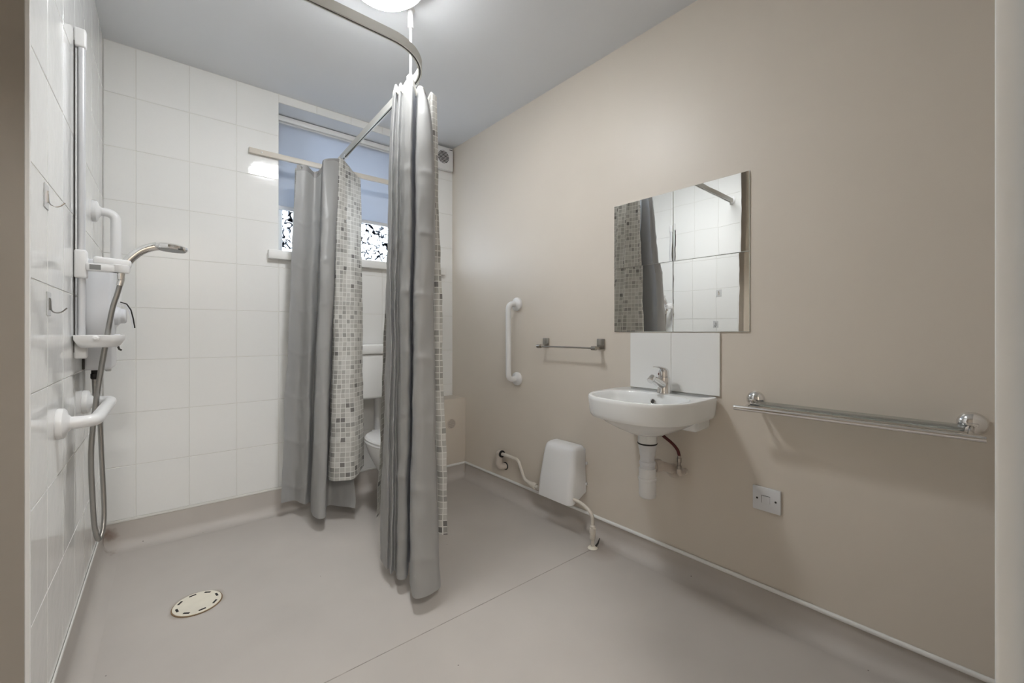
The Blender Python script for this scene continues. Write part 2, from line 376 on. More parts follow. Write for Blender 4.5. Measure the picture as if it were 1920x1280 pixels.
# ------------------------------------------------------------------ window
win = B(); fy0, fy1 = D + .20, D + .262
def wbox(x0, x1, z0, z1): win.box(x0, x1, fy0, fy1, z0, z1, .004)
wbox(WX0, WX0 + .055, WZ0, WZ1); wbox(WX1 - .055, WX1, WZ0, WZ1); wbox(WX0, WX1, WZ0 + .05, WZ0 + .085); wbox(WX0, WX1, WZ1 - .06, WZ1)
wbox(.835, .885, WZ0, WZ1); wbox(1.47, 1.52, WZ0, WZ1)
window = win.obj('window_1', GLOSS); struct(window, 'white framed window with swirl patterned obscure glass', 'window')
for x0, x1 in ((.772, .835), (.885, 1.47), (1.52, 1.67)):
    B().box(x0 - .01, x1 + .01, D + .228, D + .234, WZ0 + .08, WZ1 - .055).obj('pane', OBSCURE, window, smooth=False)
B().box(.662, 1.78, D - .032, D + .205, WZ0, WZ0 + .05, .005).obj('window_sill', GLOSS, window)
bl = thing('roller_blind', 'pale blue grey roller blind half lowered in the window', 'blind', Matrix.Translation((WX0, D + .17, 1.755)))
B().tube([(.012, 0, .52), (.996, 0, .52)], .02, 16).obj('roller', PLASG, bl)
B().box(.012, .996, -.021, -.0195, .02, .52).obj('fabric', BLIND, bl, smooth=False)
B().box(.012, .996, -.026, -.014, 0, .024, .004).obj('bottom_bar', PLASG, bl)
B().box(.004, 1.004, -.03, .02, .535, .565, .003).obj('head_rail', GLOSS, bl)
bat = thing('timber_batten', 'narrow cream batten fixed across the window opening', 'batten', Matrix.Translation((.571, D, 1.996)))
B().box(0, 1.15, -.02, 0, 0, .029, .002).obj('strip', CREAM, bat)
for x in (.06, 1.1): B().lathe([(.005, 0), (.005, .0015), (.003, .0022)], 12, Matrix.Translation((x, -.02, .014)) @ ry).obj('screw', ALU, bat)

# ------------------------------------------------------------------ extractor fan
fan = thing('extractor_fan', 'white extractor fan under the ceiling by the right corner', 'fan', Matrix.Translation((1.762, D, 2.272)))
B().box(-.082, .082, -.034, 0, -.08, .08, .006).obj('casing', PLAS, fan)
B().lathe([(.05, 0), (.05, .002), (.047, .003), (.045, .001)], 32, Matrix.Translation((0, -.034, .008)) @ ry, False).obj('grille_ring', PLASG, fan)
B().lathe([(.045, 0), (.045, .0008)], 32, Matrix.Translation((0, -.034, .008)) @ ry).obj('opening', DARK, fan)
for k in range(9):
    z = -.04 + .01 * k; hw = math.sqrt(.0455 ** 2 - z * z)
    B().box(-hw, hw, -.0385, -.035, z + .008 - .0017, z + .008 + .0017, .001, 1).obj('slat', PLAS, fan)
B().box(.05, .075, -.0348, -.034, .068, .073).obj('badge', SLOT, fan)

# ------------------------------------------------------------------ ceiling light
cl = thing('ceiling_light', 'round opal ceiling light beside the curtain rail', 'light', Matrix.Translation((.857, 1.502, CH)))
B().lathe([(.150, 0), (.150, -.046), (.145, -.051), (.1375, -.049)], 48).obj('base', PLAS, cl)  # rim made deep to shade the ceiling around the lamp
B().lathe([(.1385, -.047), (.134, -.060), (.118, -.075), (.09, -.087), (.05, -.095), (0, -.098)], 48).obj('diffuser', emis('opal_diffuser', (.965, .985, 1, 1), LAMP), cl)

# ------------------------------------------------------------------ curtain rail
RZ0, RZ1 = 2.056, 2.090
rail = thing('curtain_rail', 'curved grey metal shower curtain rail hung from the ceiling', 'rail', Matrix.Translation((0, 1.42, RZ0)))
path = [(-.0, 1.405), (.40, 1.413), (.845, 1.42)]
for k in range(1, 13):
    a = k / 12 * math.pi / 2; path.append((.845 + .19 * math.sin(a), 1.42 + .19 * (1 - math.cos(a))))
path += [(1.036, 1.85), (1.038, 2.2), (1.045, D - .021)]
def sweep(path, prof):
    P = [Vector((x, y - 1.42, 0)) for x, y in path]; rings = []
    for i, p in enumerate(P):
        t = (P[min(i + 1, len(P) - 1)] - P[max(i - 1, 0)]).normalized(); n = Vector((-t.y, t.x, 0))
        rings.append([p + n * u + Vector((0, 0, z)) for u, z in prof])
    return rings
h = RZ1 - RZ0
B().rings(sweep(path, [(-.008, 0), (-.003, 0), (-.003, .004), (.003, .004), (.003, 0), (.008, 0), (.008, h), (-.008, h)])).obj('track', TRACK, rail, ang=25)
B().rings(sweep(path, [(-.003, .0015), (.003, .0015), (.003, .0042), (-.003, .0042)])).obj('slot', SLOT, rail, ang=25)
B().box(.002, .014, -.034, .004, -.012, h + .02, .003).obj('wall_bracket', PLAS, rail)
B().lathe([(.012, 0), (.012, .02), (.007, .03)], 16, axis((.012, -.015, -.004), (1, 0, -.1))).obj('end_stop', PLAS, rail)
B().tube([(1.026, .213, h - .004), (1.026, .213, CH - RZ0 - .03)], .005, 12).lathe([(.011, CH - RZ0 - .075), (.011, CH - RZ0 - .006), (.02, CH - RZ0)], 16, Matrix.Translation((1.026, .213, 0))).box(1.013, 1.039, .2, .226, h - .008, h + .006, .002).obj('ceiling_support', PLAS, rail)

# ------------------------------------------------------------------ curtains
def catmull(pts, n):
    P = [Vector(p) for p in pts]; m = len(P) - 1; out = []
    for i in range(n + 1):
        u = i / n * m; k = min(int(u), m - 1); t = u - k
        p0 = P[max(k - 1, 0)]; p1 = P[k]; p2 = P[k + 1]; p3 = P[min(k + 2, m)]
        q = .5 * ((2 * p1) + (p2 - p0) * t + (2 * p0 - 5 * p1 + 4 * p2 - p3) * t * t + (3 * p1 - p0 - 3 * p2 + p3) * t ** 3)
        out.append(q)
    return out
def sheet(name, top, bot, mt, parent, n, m=200, seed=0, amp=.006, mid=None, flat=None):
    """top, bot: (x, y, z) fold points; a hanging pleated sheet of cloth between them"""
    A = catmull(top, n); Z = catmull(bot, n)
    Q = catmull(mid, n) if mid else None
    verts = []; uvs = []; cum = [0]
    for i in range(n):
        cum.append(cum[-1] + ((A[i + 1] - A[i]).length + (Z[i + 1] - Z[i]).length) / 2)
    for j in range(m + 1):
        t = j / m
        for i in range(n + 1):
            if Q:
                p = A[i].lerp(Z[i], t) + (Q[i] - A[i].lerp(Z[i], .16)) * (t / .16) * math.exp(1 - t / .16)
            else: p = A[i].lerp(Z[i], t)
            q = Vector((p.x * 9, p.y * 9, p.z * 3.2 + seed))
            env = min(1, t * 6) * (.6 + .4 * t)
            d = noise.noise_vector(q) * amp * 1.6 * env
            # packing creases every 25 cm or so
            cz = (p.z * 4.1 + .3 * noise.noise(Vector((cum[i] * 6, seed, 0)))) % 1
            d += Vector((-.4, -.6, 0)) * (.005 * math.exp(-((cz - .5) / .045) ** 2)) * env
            d += noise.noise_vector(Vector((p.x * 34, p.y * 34, p.z * 15 + seed))) * amp * .6 * env
            d.z = 0
            verts.append(p + d); uvs.append((cum[i], p.z))
    faces = [(j * (n + 1) + i, j * (n + 1) + i + 1, (j + 1) * (n + 1) + i + 1, (j + 1) * (n + 1) + i) for j in range(m) for i in range(n)]
    me = bpy.data.meshes.new(name); me.from_pydata(verts, [], faces); me.materials.append(mt)
    uvl = me.uv_layers.new(name='UVMap')
    for lp in me.loops: uvl.data[lp.index].uv = uvs[lp.vertex_index]
    me.shade_smooth()
    o = link(name, me, parent); return o
def z_(pts, z): return [(x, y, (z[i] if isinstance(z, (list, tuple)) else z)) for i, (x, y) in enumerate(pts)]
CURTAINS = __import__('json').loads('''{"near": {"seed": 1, "hem": "white", "lt": [[0.986, 1.72, 2.05], [0.97, 1.656, 2.05], [0.989, 1.672, 2.05], [0.981, 1.634, 2.05], [0.998, 1.645, 2.05], [0.989, 1.589, 2.045], [0.998, 1.555, 2.04], [1.035, 1.602, 2.03], [1.027, 1.557, 2.02], [1.035, 1.539, 2.01], [1.055, 1.56, 2.01]], "lm": [[0.972, 1.731, 1.72], [0.958, 1.665, 1.72], [0.973, 1.673, 1.72], [0.967, 1.632, 1.72], [0.987, 1.642, 1.72], [0.978, 1.585, 1.72], [0.99, 1.549, 1.72], [1.032, 1.605, 1.72], [1.004, 1.525, 1.72], [1.045, 1.491, 1.72], [1.07, 1.51, 1.72]], "lb": [[0.935, 1.735, 0.058], [0.921, 1.637, 0.058], [0.931, 1.635, 0.058], [0.922, 1.591, 0.058], [0.942, 1.607, 0.058], [0.931, 1.546, 0.058], [0.961, 1.534, 0.058], [1.024, 1.638, 0.058], [0.924, 1.41, 0.058], [1.006, 1.381, 0.058], [1.04, 1.418, 0.058]], "mt": [[1.012, 1.776, 2.05], [1.05, 1.822, 2.05], [1.03, 1.748, 2.05], [1.07, 1.78, 2.05], [1.058, 1.7, 2.05], [1.102, 1.728, 2.05], [1.075, 1.622, 2.05], [1.112, 1.656, 2.04], [1.093, 1.581, 2.03], [1.122, 1.583, 2.02]], "mb": [[0.969, 1.863, 0.175], [1.018, 1.925, 0.175], [0.999, 1.838, 0.175], [1.074, 1.906, 0.175], [1.052, 1.769, 0.175], [1.134, 1.831, 0.175], [1.099, 1.68, 0.175], [1.166, 1.728, 0.18], [1.106, 1.558, 0.18], [1.132, 1.511, 0.18]], "hooks": [[1.034, 1.6, 2.056], [1.035, 1.625, 2.056], [1.035, 1.66, 2.056], [1.036, 1.69, 2.056], [1.036, 1.73, 2.056], [1.036, 1.77, 2.056]]}, "far": {"seed": 5, "hem": "grey", "lt": [[0.788, 2.577, 1.955], [0.839, 2.574, 1.965], [0.874, 2.545, 1.925], [0.913, 2.552, 1.965], [0.917, 2.523, 2.0], [0.972, 2.531, 2.025], [1.02, 2.543, 2.035], [1.052, 2.568, 2.03]], "lb": [[0.704, 2.555, 0.088], [0.774, 2.562, 0.085], [0.81, 2.481, 0.08], [0.843, 2.506, 0.075], [0.808, 2.316, 0.07], [0.856, 2.264, 0.07], [0.91, 2.413, 0.07], [1.01, 2.28, 0.07]], "mt": [[0.789, 2.621, 1.95], [0.837, 2.627, 1.96], [0.92, 2.611, 1.96], [0.997, 2.587, 2.03], [1.01, 2.538, 2.045], [1.066, 2.57, 2.025], [1.109, 2.586, 1.99], [1.15, 2.592, 1.96]], "mb": [[0.728, 2.613, 0.25], [0.774, 2.614, 0.25], [0.865, 2.565, 0.25], [0.923, 2.493, 0.24], [0.896, 2.334, 0.235], [0.953, 2.275, 0.235], [1.013, 2.265, 0.24], [1.087, 2.36, 0.27]], "eye": [[0.813, 2.582, 1.945], [0.89, 2.552, 1.925]], "hooks": [[1.041, 2.52, 2.052], [1.042, 2.57, 2.052], [1.043, 2.61, 2.052]]}}''')
def curtain(key, label, base):
    c = CURTAINS[key]
    t = thing('shower_curtain', label, 'curtain', None, 'grey shower curtains with a mosaic print outer layer')
    t.location = base
    bpy.context.view_layer.update()
    sub = lambda P: [(x - base[0], y - base[1], z - base[2]) for x, y, z in P]
    lining = sheet('lining', sub(c['lt']), sub(c['lb']), FAB, t, 16 * (len(c['lt']) - 1), seed=c['seed'], mid=sub(c['lm']) if 'lm' in c else None)
    outer = sheet('outer_sheet', sub(c['mt']), sub(c['mb']), MOS, t, 16 * (len(c['mt']) - 1), seed=c['seed'] + 7)
    lining['label'] = 'plain grey satin lining'; outer['label'] = 'pale grey mosaic printed outer layer'
    # header: stitched top hem on both layers
    for who, P in (('header_tape', c['lt']),):
        A = catmull(sub(P), 16 * (len(P) - 1)); n = len(A)
        vv = [a + Vector((0, 0, .0)) for a in A] + [a + Vector((0, 0, -.032)) for a in A]
        off = []
        for i, a in enumerate(A):
            tt = (A[min(i + 1, n - 1)] - A[max(i - 1, 0)]).normalized(); off.append(Vector((tt.y, -tt.x, 0)) * .0016)
        bb = B(); bb.rings([[vv[i] + off[i], vv[n + i] + off[i], vv[n + i] - off[i], vv[i] - off[i]] for i in range(n)])
        bb.obj(who, c['hem'] == 'white' and HEM or FABH, t, ang=50)
    return t, c
FABH = M('grey_header_tape', (140, 139, 138), rough=.45)
near, cn = curtain('near', 'grey curtain bunched at the rail bend, hanging nearest the door', (.98, 1.56, .058))
far, cf = curtain('far', 'grey curtain gathered against the window in front of the toilet', (.88, 2.45, .07))
def ring_at(parent, base, p, r, mt, name, nrm=(0, 1, 0), rr=.0018):
    M4 = axis((p[0] - base[0], p[1] - base[1], p[2] - base[2]), nrm)
    B().tube([M4 @ Vector((r * math.cos(2 * math.pi * k / 20), r * math.sin(2 * math.pi * k / 20), 0)) for k in range(21)], rr, 8).obj(name, mt, parent)
view = Vector((-.55, -.83, 0))
for p in cf['eye']:
    q = Vector(p) + view * .006
    ring_at(far, (.88, 2.45, .07), q, .0062, CHROME, 'eyelet', (-.5, -.85, 0), .0025)
for i, p in enumerate(cn['hooks']):
    ring_at(near, (.98, 1.56, .058), p, .013, PLAS, 'curtain_hook', (math.sin(i * 1.3) * .7 + .5, .6, .2), .0016)
for i, p in enumerate(cf['hooks']):
    ring_at(far, (.88, 2.45, .07), p, .012, PLAS, 'curtain_hook', (.2, 1, .15), .0016)

# ------------------------------------------------------------------ grab rails
def grab(name, label, F, length, vertical, proj):
    t = thing(name, label, 'grab rail', F, 'white tubular grab rails on the walls')
    a = length / 2; k = (lambda s: (0, 0, s)) if vertical else (lambda s: (0, s, 0))
    pts = [Vector(k(-a)), Vector(k(-a)) + Vector((proj, 0, 0)), Vector(k(a)) + Vector((proj, 0, 0)), Vector(k(a))]
    B().tube(bend(pts, .045, 10), .0165, 20).obj('bar', PLAS, t)
    for s in (-a, a):
        B().lathe([(.040, 0), (.041, .003), (.040, .013), (.036, .017), (.024, .020), (.0175, .026)], 36, axis(k(s), (1, 0, 0))).obj('flange', PLAS, t)
    return t
grab('grab_rail', 'vertical white grab rail on the beige wall', RP(0, .73, .962), .452, True, .075)
grab('grab_rail', 'upright white grab rail on the tiles behind the shower unit', LP(0, .368, 1.27), .452, True, .068)
grab('grab_rail', 'level white grab rail low on the tiled shower wall', LP(0, .83, .775), .452, False, .072)

# ------------------------------------------------------------------ small towel rail with square plates
t = thing('towel_rail', 'small chrome towel rail with square wall plates', 'towel rail', RP(0, 1.165, .96))
for s in (-.19, .19):
    m = B().box(0, .009, s - .0235, s + .0235, -.024, .026, .003).obj('wall_plate', DARK_CHROME, t)
    B().box(.007, .062, s - .007 , s + .007, -.026, -.012, .002).obj('arm', DARK_CHROME, t)
    B().tube([(.06, s - .013, -.019), (.06, s + .013, -.019)], .0105, 16).obj('end_cap', DARK_CHROME, t)
B().tube([(.06, -.19, -.019), (.06, .19, -.019)], .0045, 14).obj('bar', DARK_CHROME, t)

# ------------------------------------------------------------------ mirror of four tiles, splashback
t = thing('wall_mirror', 'square frameless mirror of four mirror tiles above the basin', 'mirror', RP(0, 1.733, 1.02))
for i in (0, 1):
    for j in (0, 1):
        cs, cz = -.15 + .3 * i, .15 + .3 * j
        mt = bpy.data.objects.new('mirror_tile', None)
        g = B().box(.001, .0062, -.1494, .1494, -.1494, .1494, .0012, 1).obj('mirror_tile', MIRROR, t, smooth=False)
        g.matrix_basis = Matrix.Translation((0, cs, cz)) @ Matrix.Rotation(R((-.12, .16, .1, -.14)[i * 2 + j]), 4, 'Z') @ Matrix.Rotation(R((.12, -.12, -.1, .1)[i * 2 + j]), 4, 'Y')
B().box(-.0004, .0012, -.3005, .3005, 0, .6005).obj('backing', MEDGE, t, smooth=False)
t = thing('splashback', 'two white tiles standing behind the basin tap', 'splashback', RP(0, 1.725, .768))
for s in (-.1013, .1013):
    g = B().box(.0005, .008, -.1003, .1003, 0, .2485, .0015, 1).obj('tile', TILE, t); g.location = (0, s, 0)
B().box(0, .006, -.2, .2, .001, .247).obj('grout', GROUT, t, smooth=False)

# ------------------------------------------------------------------ wash basin
def se(c0, hw, db, df, nb, nf, N=72):
    """outline in (o, s): squarish at the wall, round at the front"""
    out = []
    for k in range(N):
        a = 2 * math.pi * k / N; c, s = math.cos(a), math.sin(a)
        n = nf if s >= 0 else nb
        x = (df if s >= 0 else db) * math.copysign(abs(s) ** (2 / n), s); y = hw * math.copysign(abs(c) ** (2 / n), c)
        out.append((c0 + x, y))
    return out
bs = thing('wash_basin', 'small white ceramic wall hung wash basin under the mirror', 'basin', RP(0, 1.712, 0))
OUT = se(.17, .219, .17, .225, 9, 2.5); INN = se(.235, .188, .118, .138, 3, 2.4)
def sc_(P, k, z, c0=.17, kw=None, back=None):
    r = []
    for o, s in P:
        oo = c0 + (o - c0) * k
        if back is not None: oo = max(oo, back) if False else oo
        r.append(Vector((oo, s * (kw or k), z)))
    return r
def off(P, d, z):
    r = []
    for i, (o, s) in enumerate(P):
        a = Vector(P[i - 1]); b_ = Vector(P[(i + 1) % len(P)]); tt = (b_ - a).normalized(); nn = Vector((-tt.y, tt.x))
        cen = Vector((.2, 0)) - Vector((o, s))
        if nn.dot(cen) < 0: nn = -nn
        r.append(Vector((max(o + nn.x * d, 0), s + nn.y * d, z)))
    return r
N = len(OUT)
neck = [Vector((.165 + .037 * math.sin(2 * math.pi * k / N), -.004 + .037 * math.cos(2 * math.pi * k / N), .605)) for k in range(N)]
neck2 = [Vector((p.x, p.y, .572)) for p in neck]
def mixr(a, b_, t, z): return [Vector((p.x + (q.x - p.x) * t, p.y + (q.y - p.y) * t, z)) for p, q in zip(a, b_)]
fas = off(OUT, .010, .690)
rings = [neck2, neck, mixr(fas, neck, .80, .614), mixr(fas, neck, .55, .634), mixr(fas, neck, .30, .660), mixr(fas, neck, .16, .680), mixr(fas, neck, .10, .686), off(OUT, .013, .686), fas, off(OUT, .007, .70), off(OUT, .001, .752),
         off(OUT, .001, .760), off(OUT, .004, .7655), off(OUT, .008, .767)]
i0 = [Vector((o, s, .767)) for o, s in INN]
rings += [mixr(i0, i0, 0, .766), off(INN, .003, .763), off(INN, .007, .750), off(INN, .014, .715)]
low = [Vector((.205 + (o - .235) * .62, s * .6, .668)) for o, s in INN]; low2 = [Vector((.19 + (o - .235) * .25, s * .2, .652)) for o, s in INN]
rings += [low, low2]
B().rings(rings, True, True).obj('bowl', CERA, bs, ang=32)
B().box(0, .12, -.185, .178, .634, .70, .018, 4).obj('wall_block', CERA, bs)
B().lathe([(.011, 0), (.0115, .002), (.009, .0028), (.0075, .0006)], 20, axis((.131, -.0, .735), (1, 0, .28))).obj('overflow_ring', CHROME, bs)
B().lathe([(.0075, 0), (.0075, .0009)], 20, axis((.1313, -.0, .735), (1, 0, .28))).obj('overflow_hole', SLOT, bs)
B().lathe([(.022, 0), (.022, .003), (.016, .004), (.012, .001)], 24, Matrix.Translation((.19, 0, .652))).obj('waste_ring', CHROME, bs)
# mixer tap
TS = 1.1
tp = thing('mixer_tap', 'chrome single lever mixer tap on the wash basin', 'tap', RP(.062, 1.722, .766))
B().lathe([(.0285, 0), (.0285, .004), (.026, .008), (.0248, .04), (.0248, .062), (.0242, .066)], 28).obj('body', CHROME, tp)
B().tube([(.0, 0, .03), (.03, -.002, .042), (.06, -.004, .056), (.082, -.005, .064)], [.021, .018, .0145, .013], 20).obj('spout', CHROME, tp)
B().lathe([(.0125, -.014), (.0135, -.01), (.0135, .012), (.0118, .014)], 22, axis((.088, -.005, .063), (.75, 0, -.5))).obj('aerator', CHROME, tp)
B().lathe([(.0222, .067), (.0225, .072), (.021, .088), (.016, .099), (.006, .105), (0, .1055)], 28).obj('cartridge_dome', CHROME, tp)
B().rings([[Vector((o, w_ * y, z0_ + k)) for y, k in ((-1, 0), (-.7, tk), (.7, tk), (1, 0), (.7, -tk * .6), (-.7, -tk * .6))] for o, w_, z0_, tk in ((-.012, .012, .094, .006), (.02, .0135, .104, .005), (.05, .0115, .110, .0035), (.074, .008, .1115, .002))]).obj('lever', CHROME, tp, ang=50)
B().lathe([(.0042, 0), (.0042, .0012)], 14, axis((.0155, -.0155, .078), (1, -1, .15))).obj('indicator', RED, tp)
# bottle trap
tr = thing('bottle_trap', 'white bottle trap hanging under the wash basin', 'waste trap', RP(.165, 1.708, .35))
B().lathe([(.0, 0), (0.0244, .001), (0.0311, .005), (0.0339, .014), (0.0339, .072), (0.0361, .074), (0.0361, .082), (0.0333, .084), (0.0333, .104), (0.0339, .115), (0.0322, .120)], 32).obj('cup', PLAS, tr)
B().lathe([(0.0294, .120), (0.0294, .133), (0.0316, .135), (0.0316, .147), (0.0278, .150), (0.0278, .168), (0.0300, .172), (0.0316, .19)], 32).obj('nut', PLASG, tr)
B().lathe([(0.0311, .19), (0.0333, .197), (0.0361, .217)], 32).obj('flange_seal', PLASG, tr)
B().lathe([(0.0366, .217), (0.0389, .219), (0.0389, .222), (0.0366, .2235)], 32).obj('rubber_washer', DARK, tr)
B().tube(bend([(0, .0, .125), (-.055, .022, .125), (-.09, .03, .112), (-.165, .03, .082)], .03), .019, 18).obj('outlet_pipe', PAINTED, tr)
B().lathe([(.025, -.012), (.026, -.008), (.026, .012), (.024, .014)], 24, axis((-.045, .018, .125), (1, -.4, 0))).obj('outlet_nut', PAINTED, tr)
B().lathe([(.028, 0), (.028, .02), (.022, .035)], 24, axis((-.165, .03, .080), (1, 0, .3))).obj('wall_socket', PAINTED, tr)
# hot supply hose
sh = thing('supply_hose', 'dark red braided tap hose with isolating valve on the wall', 'hose', RP(0, 1.76, .43))
B().tube(smooth_path([(.085, -.05, .175), (.068, -.03, .152), (.062, -.002, .132), (.056, .018, .108), (.052, .024, .085)]), .0062, 14).obj('braided_hose', RED, sh)
B().lathe([(.006, .085), (.0075, .083), (.0075, .076), (.0095, .074), (.0095, .058), (.007, .055), (.007, .045), (.0095, .043), (.0095, .028), (.008, .024)], 8, Matrix.Translation((.052, .024, 0))).obj('valve', BRASS, sh, ang=20)
B().tube(bend([(.052, .024, .03), (.052, .024, .008), (0, .024, .008)], .016), .0095, 14).obj('elbow', PAINTED, sh)
B().lathe([(.014, 0), (.014, .008), (.01, .011)], 20, axis((0, .024, .008), (1, 0, 0))).obj('wall_collar', PAINTED, sh)

# ------------------------------------------------------------------ waste pump under the basin
pc = thing('waste_pump', 'white plastic waste pump cover low on the beige wall', 'pump', RP(0, 1.148, .16))
def rrect(o1, s0, s1, r, z, n=6):
    P = [(0, s0), ] ; out = [Vector((.004, s0, z))]
    for cx, cy, a0 in ((o1 - r, s0 + r, -90), (o1 - r, s1 - r, 0)):
        for k in range(n + 1):
            a = R(a0 + 90 * k / n); out.append(Vector((cx + r * math.cos(a), cy + r * math.sin(a), z)))
    out.append(Vector((.004, s1, z))); return out
rg = []
for z, o1, k in ((0, .130, 0), (.03, .129, 0), (.09, .121, .001), (.16, .107, .004), (.205, .098, .006), (.235, .092, .008), (.256, .086, .011), (.267, .078, .016), (.273, .066, .023), (.276, .05, .032)):
    ring = rrect(o1, -.121 + k, .113 - k, min(.03, o1 * .45), z)
    if z < .03:   # the lower lip rises towards the wall
        ring = [Vector((p.x, p.y, .045 * max(0, 1 - p.x / .10) if p.x < .10 else 0)) for p in ring]
    elif z < .05: ring = [Vector((p.x, p.y, max(p.z, .05 * max(0, 1 - p.x / .10) + .012))) for p in ring]
    rg.append(ring)
B().rings(rg).obj('cover', PLAS, pc, ang=45)
B().box(0, .004, -.112, .106, .06, .262, .001, 1).obj('back_plate', PLASG, pc)
for z in (.085, .19): B().box(.001, .009, .112, .121, z - .007, z + .007, .002).obj('clip', PLAS, pc)
B().box(.072, .078, -.014, .012, .2545, .2590, .001, 1).obj('top_notch', SLOT, pc).matrix_basis = Matrix.Translation((-.018, 0, .0085))
wp = thing('waste_pipe', 'cream waste pipe with elbow left of the pump cover', 'pipe', RP(0, .62, .15))
B().tube(bend([(.045, -.012, .115), (.045, .06, .115), (.045, .165, .113), (.048, .225, .012), (.055, .32, .002), (.07, .425, .006)], .022), .0105, 14).obj('pipe_run', CREAM, wp)
B().tube(bend([(.045, .012, .115), (.045, -.018, .115), (.045, -.018, .03), (0, -.005, .028)], .03), .0195, 18).obj('elbow', PAINTED, wp)
B().lathe([(.0215, -.004), (.0215, .004)], 24, axis((.045, .012, .115), (0, 1, 0))).obj('socket_ring', DARK, wp)
B().lathe([(.0215, -.02), (.0215, .02), (.0195, .022)], 24, axis((.045, -.018, .07), (0, 0, 1))).obj('socket', PAINTED, wp)
B().lathe([(.024, 0), (.024, .004)], 24, axis((.001, -.005, .028), (1, 0, 0))).obj('wall_ring', DARK, wp)
B().lathe([(.013, -.032), (.015, -.03), (.015, -.008), (.018, -.006), (.018, .022), (.015, .026)], 20, axis((.052, .30, .003), (.08, 1, -.06))).obj('coupling', CREAM, wp)
dp = thing('discharge_pipe', 'cream discharge pipe dropping into the floor right of the pump', 'pipe', RP(.108, 1.385, 0))
B().tube(bend([(-.01, -.13, .19), (-.004, -.06, .186), (0, 0, .16), (0, 0, .001)], .05), .0085, 14).obj('pipe_run', CREAM, dp)
B().lathe([(.0095, .040), (.0135, .046), (.0135, .062), (.0118, .0625), (.0118, .0695), (.0145, .070), (.0145, .094), (.0125, .0945), (.0125, .104), (.009, .108)], 20).obj('coupling', CREAM, dp)
B().lathe([(.024, .0008), (.021, .004), (.013, .008), (.0105, .009)], 14).obj('floor_seal', DRAIN, dp)
B().tube([(-.013, .006, .003), (-.026, .011, .018), (-.036, .014, .04)], [.005, .004, .0015], 10).obj('torn_sealant', SLOT, dp)

# ------------------------------------------------------------------ glass shelf with front rail
gs = thing('glass_shelf', 'frosted glass shelf with chrome front rail by the door', 'shelf', RP(0, 2.315, .75))
B().box(.006, .094, -.25, .262, .012, .018, .002).obj('glass', SHELFGLASS, gs)
B().tube([(.1, -.3, 0), (.1, .3, 0)], .0092, 18).obj('front_rail', CHROME, gs)
for s in (-.262, .274):
    B().lathe([(.031, 0), (.031, .005), (.026, .013), (.014, .02), (.0, .022)], 32, axis((0, s, .022), (1, 0, 0))).obj('wall_boss', CHROME, gs)
    B().tube([(.015, s, .018), (.06, s - .002, .008), (.1, s - .003, .001)], .006, 14).obj('arm', CHROME, gs)
    B().box(.012, .038, s - .012, s + .012, .0185, .026, .002).obj('glass_clamp', CHROME, gs)
# fused spur plate
sp = thing('fused_spur', 'white fused outlet plate low on the beige wall', 'socket', RP(0, 2.0895, .372))
B().box(0, .009, -.0455, .0455, 0, .086, .003).obj('face_plate', PLASG, sp)
B().box(.0085, .0105, -.014, .012, .030, .056, .001, 1).obj('fuse_holder', PLASG, sp)
B().box(.0088, .0098, -.0148, -.0138, .030, .057).box(.0088, .0098, -.0148, .0125, .0562, .0572).obj('fuse_gap', SLOT, sp)
for s in (-.030, .030): B().lathe([(.0036, 0), (.0036, .0007)], 12, axis((.009, s, .043), (1, 0, 0))).obj('screw', SLOT, sp)

# ------------------------------------------------------------------ toilet
to = thing('toilet', 'white toilet with low cistern between the two curtains', 'toilet', Matrix.Translation((1.262, D, 0)))
B().box(-.225, .225, -.20, -.012, .615, .885, .02, 3).obj('cistern', CERA, to)
B().box(-.235, .235, -.21, -.008, .885, .945, .012, 3).obj('cistern_lid', CERA, to)
B().tube(bend([(-.01, -.095, .62), (-.01, -.095, .38), (-.01, -.2, .36)], .05), .019, 16).obj('flush_pipe', PLAS, to)
def oval(cx, cy, rx, rf, rb, z, n=40, e=2.2):
    out = []
    for k in range(n):
        a = 2 * math.pi * k / n; c, s = math.cos(a), math.sin(a)
        out.append(Vector((cx + rx * math.copysign(abs(c) ** (2 / e), c), cy - (rf if s > 0 else rb) * math.copysign(abs(s) ** (2 / e), s), z)))
    return out
B().rings([oval(0, -.36, .10, .17, .13, 0), oval(0, -.36, .098, .165, .13, .02), oval(0, -.37, .085, .14, .12, .12), oval(0, -.38, .10, .17, .14, .22), oval(0, -.40, .155, .225, .19, .32), oval(0, -.41, .178, .245, .21, .385), oval(0, -.41, .182, .25, .215, .40)]).obj('pan', CERA, to)
B().rings([oval(0, -.41, .184, .252, .20, .402), oval(0, -.41, .188, .256, .20, .408), oval(0, -.41, .186, .254, .20, .416)]).obj('seat', PLAS, to)
B().rings([oval(0, -.41, .184, .25, .195, .417), oval(0, -.41, .187, .254, .198, .425), oval(0, -.41, .18, .245, .19, .435), oval(0, -.41, .15, .21, .165, .442), oval(0, -.41, .06, .09, .07, .445)]).obj('seat_lid', PLAS, to)
for x in (-.07, .07): B().tube([(x - .015, -.205, .42), (x + .015, -.205, .42)], .012, 14).obj('hinge', PLAS, to)

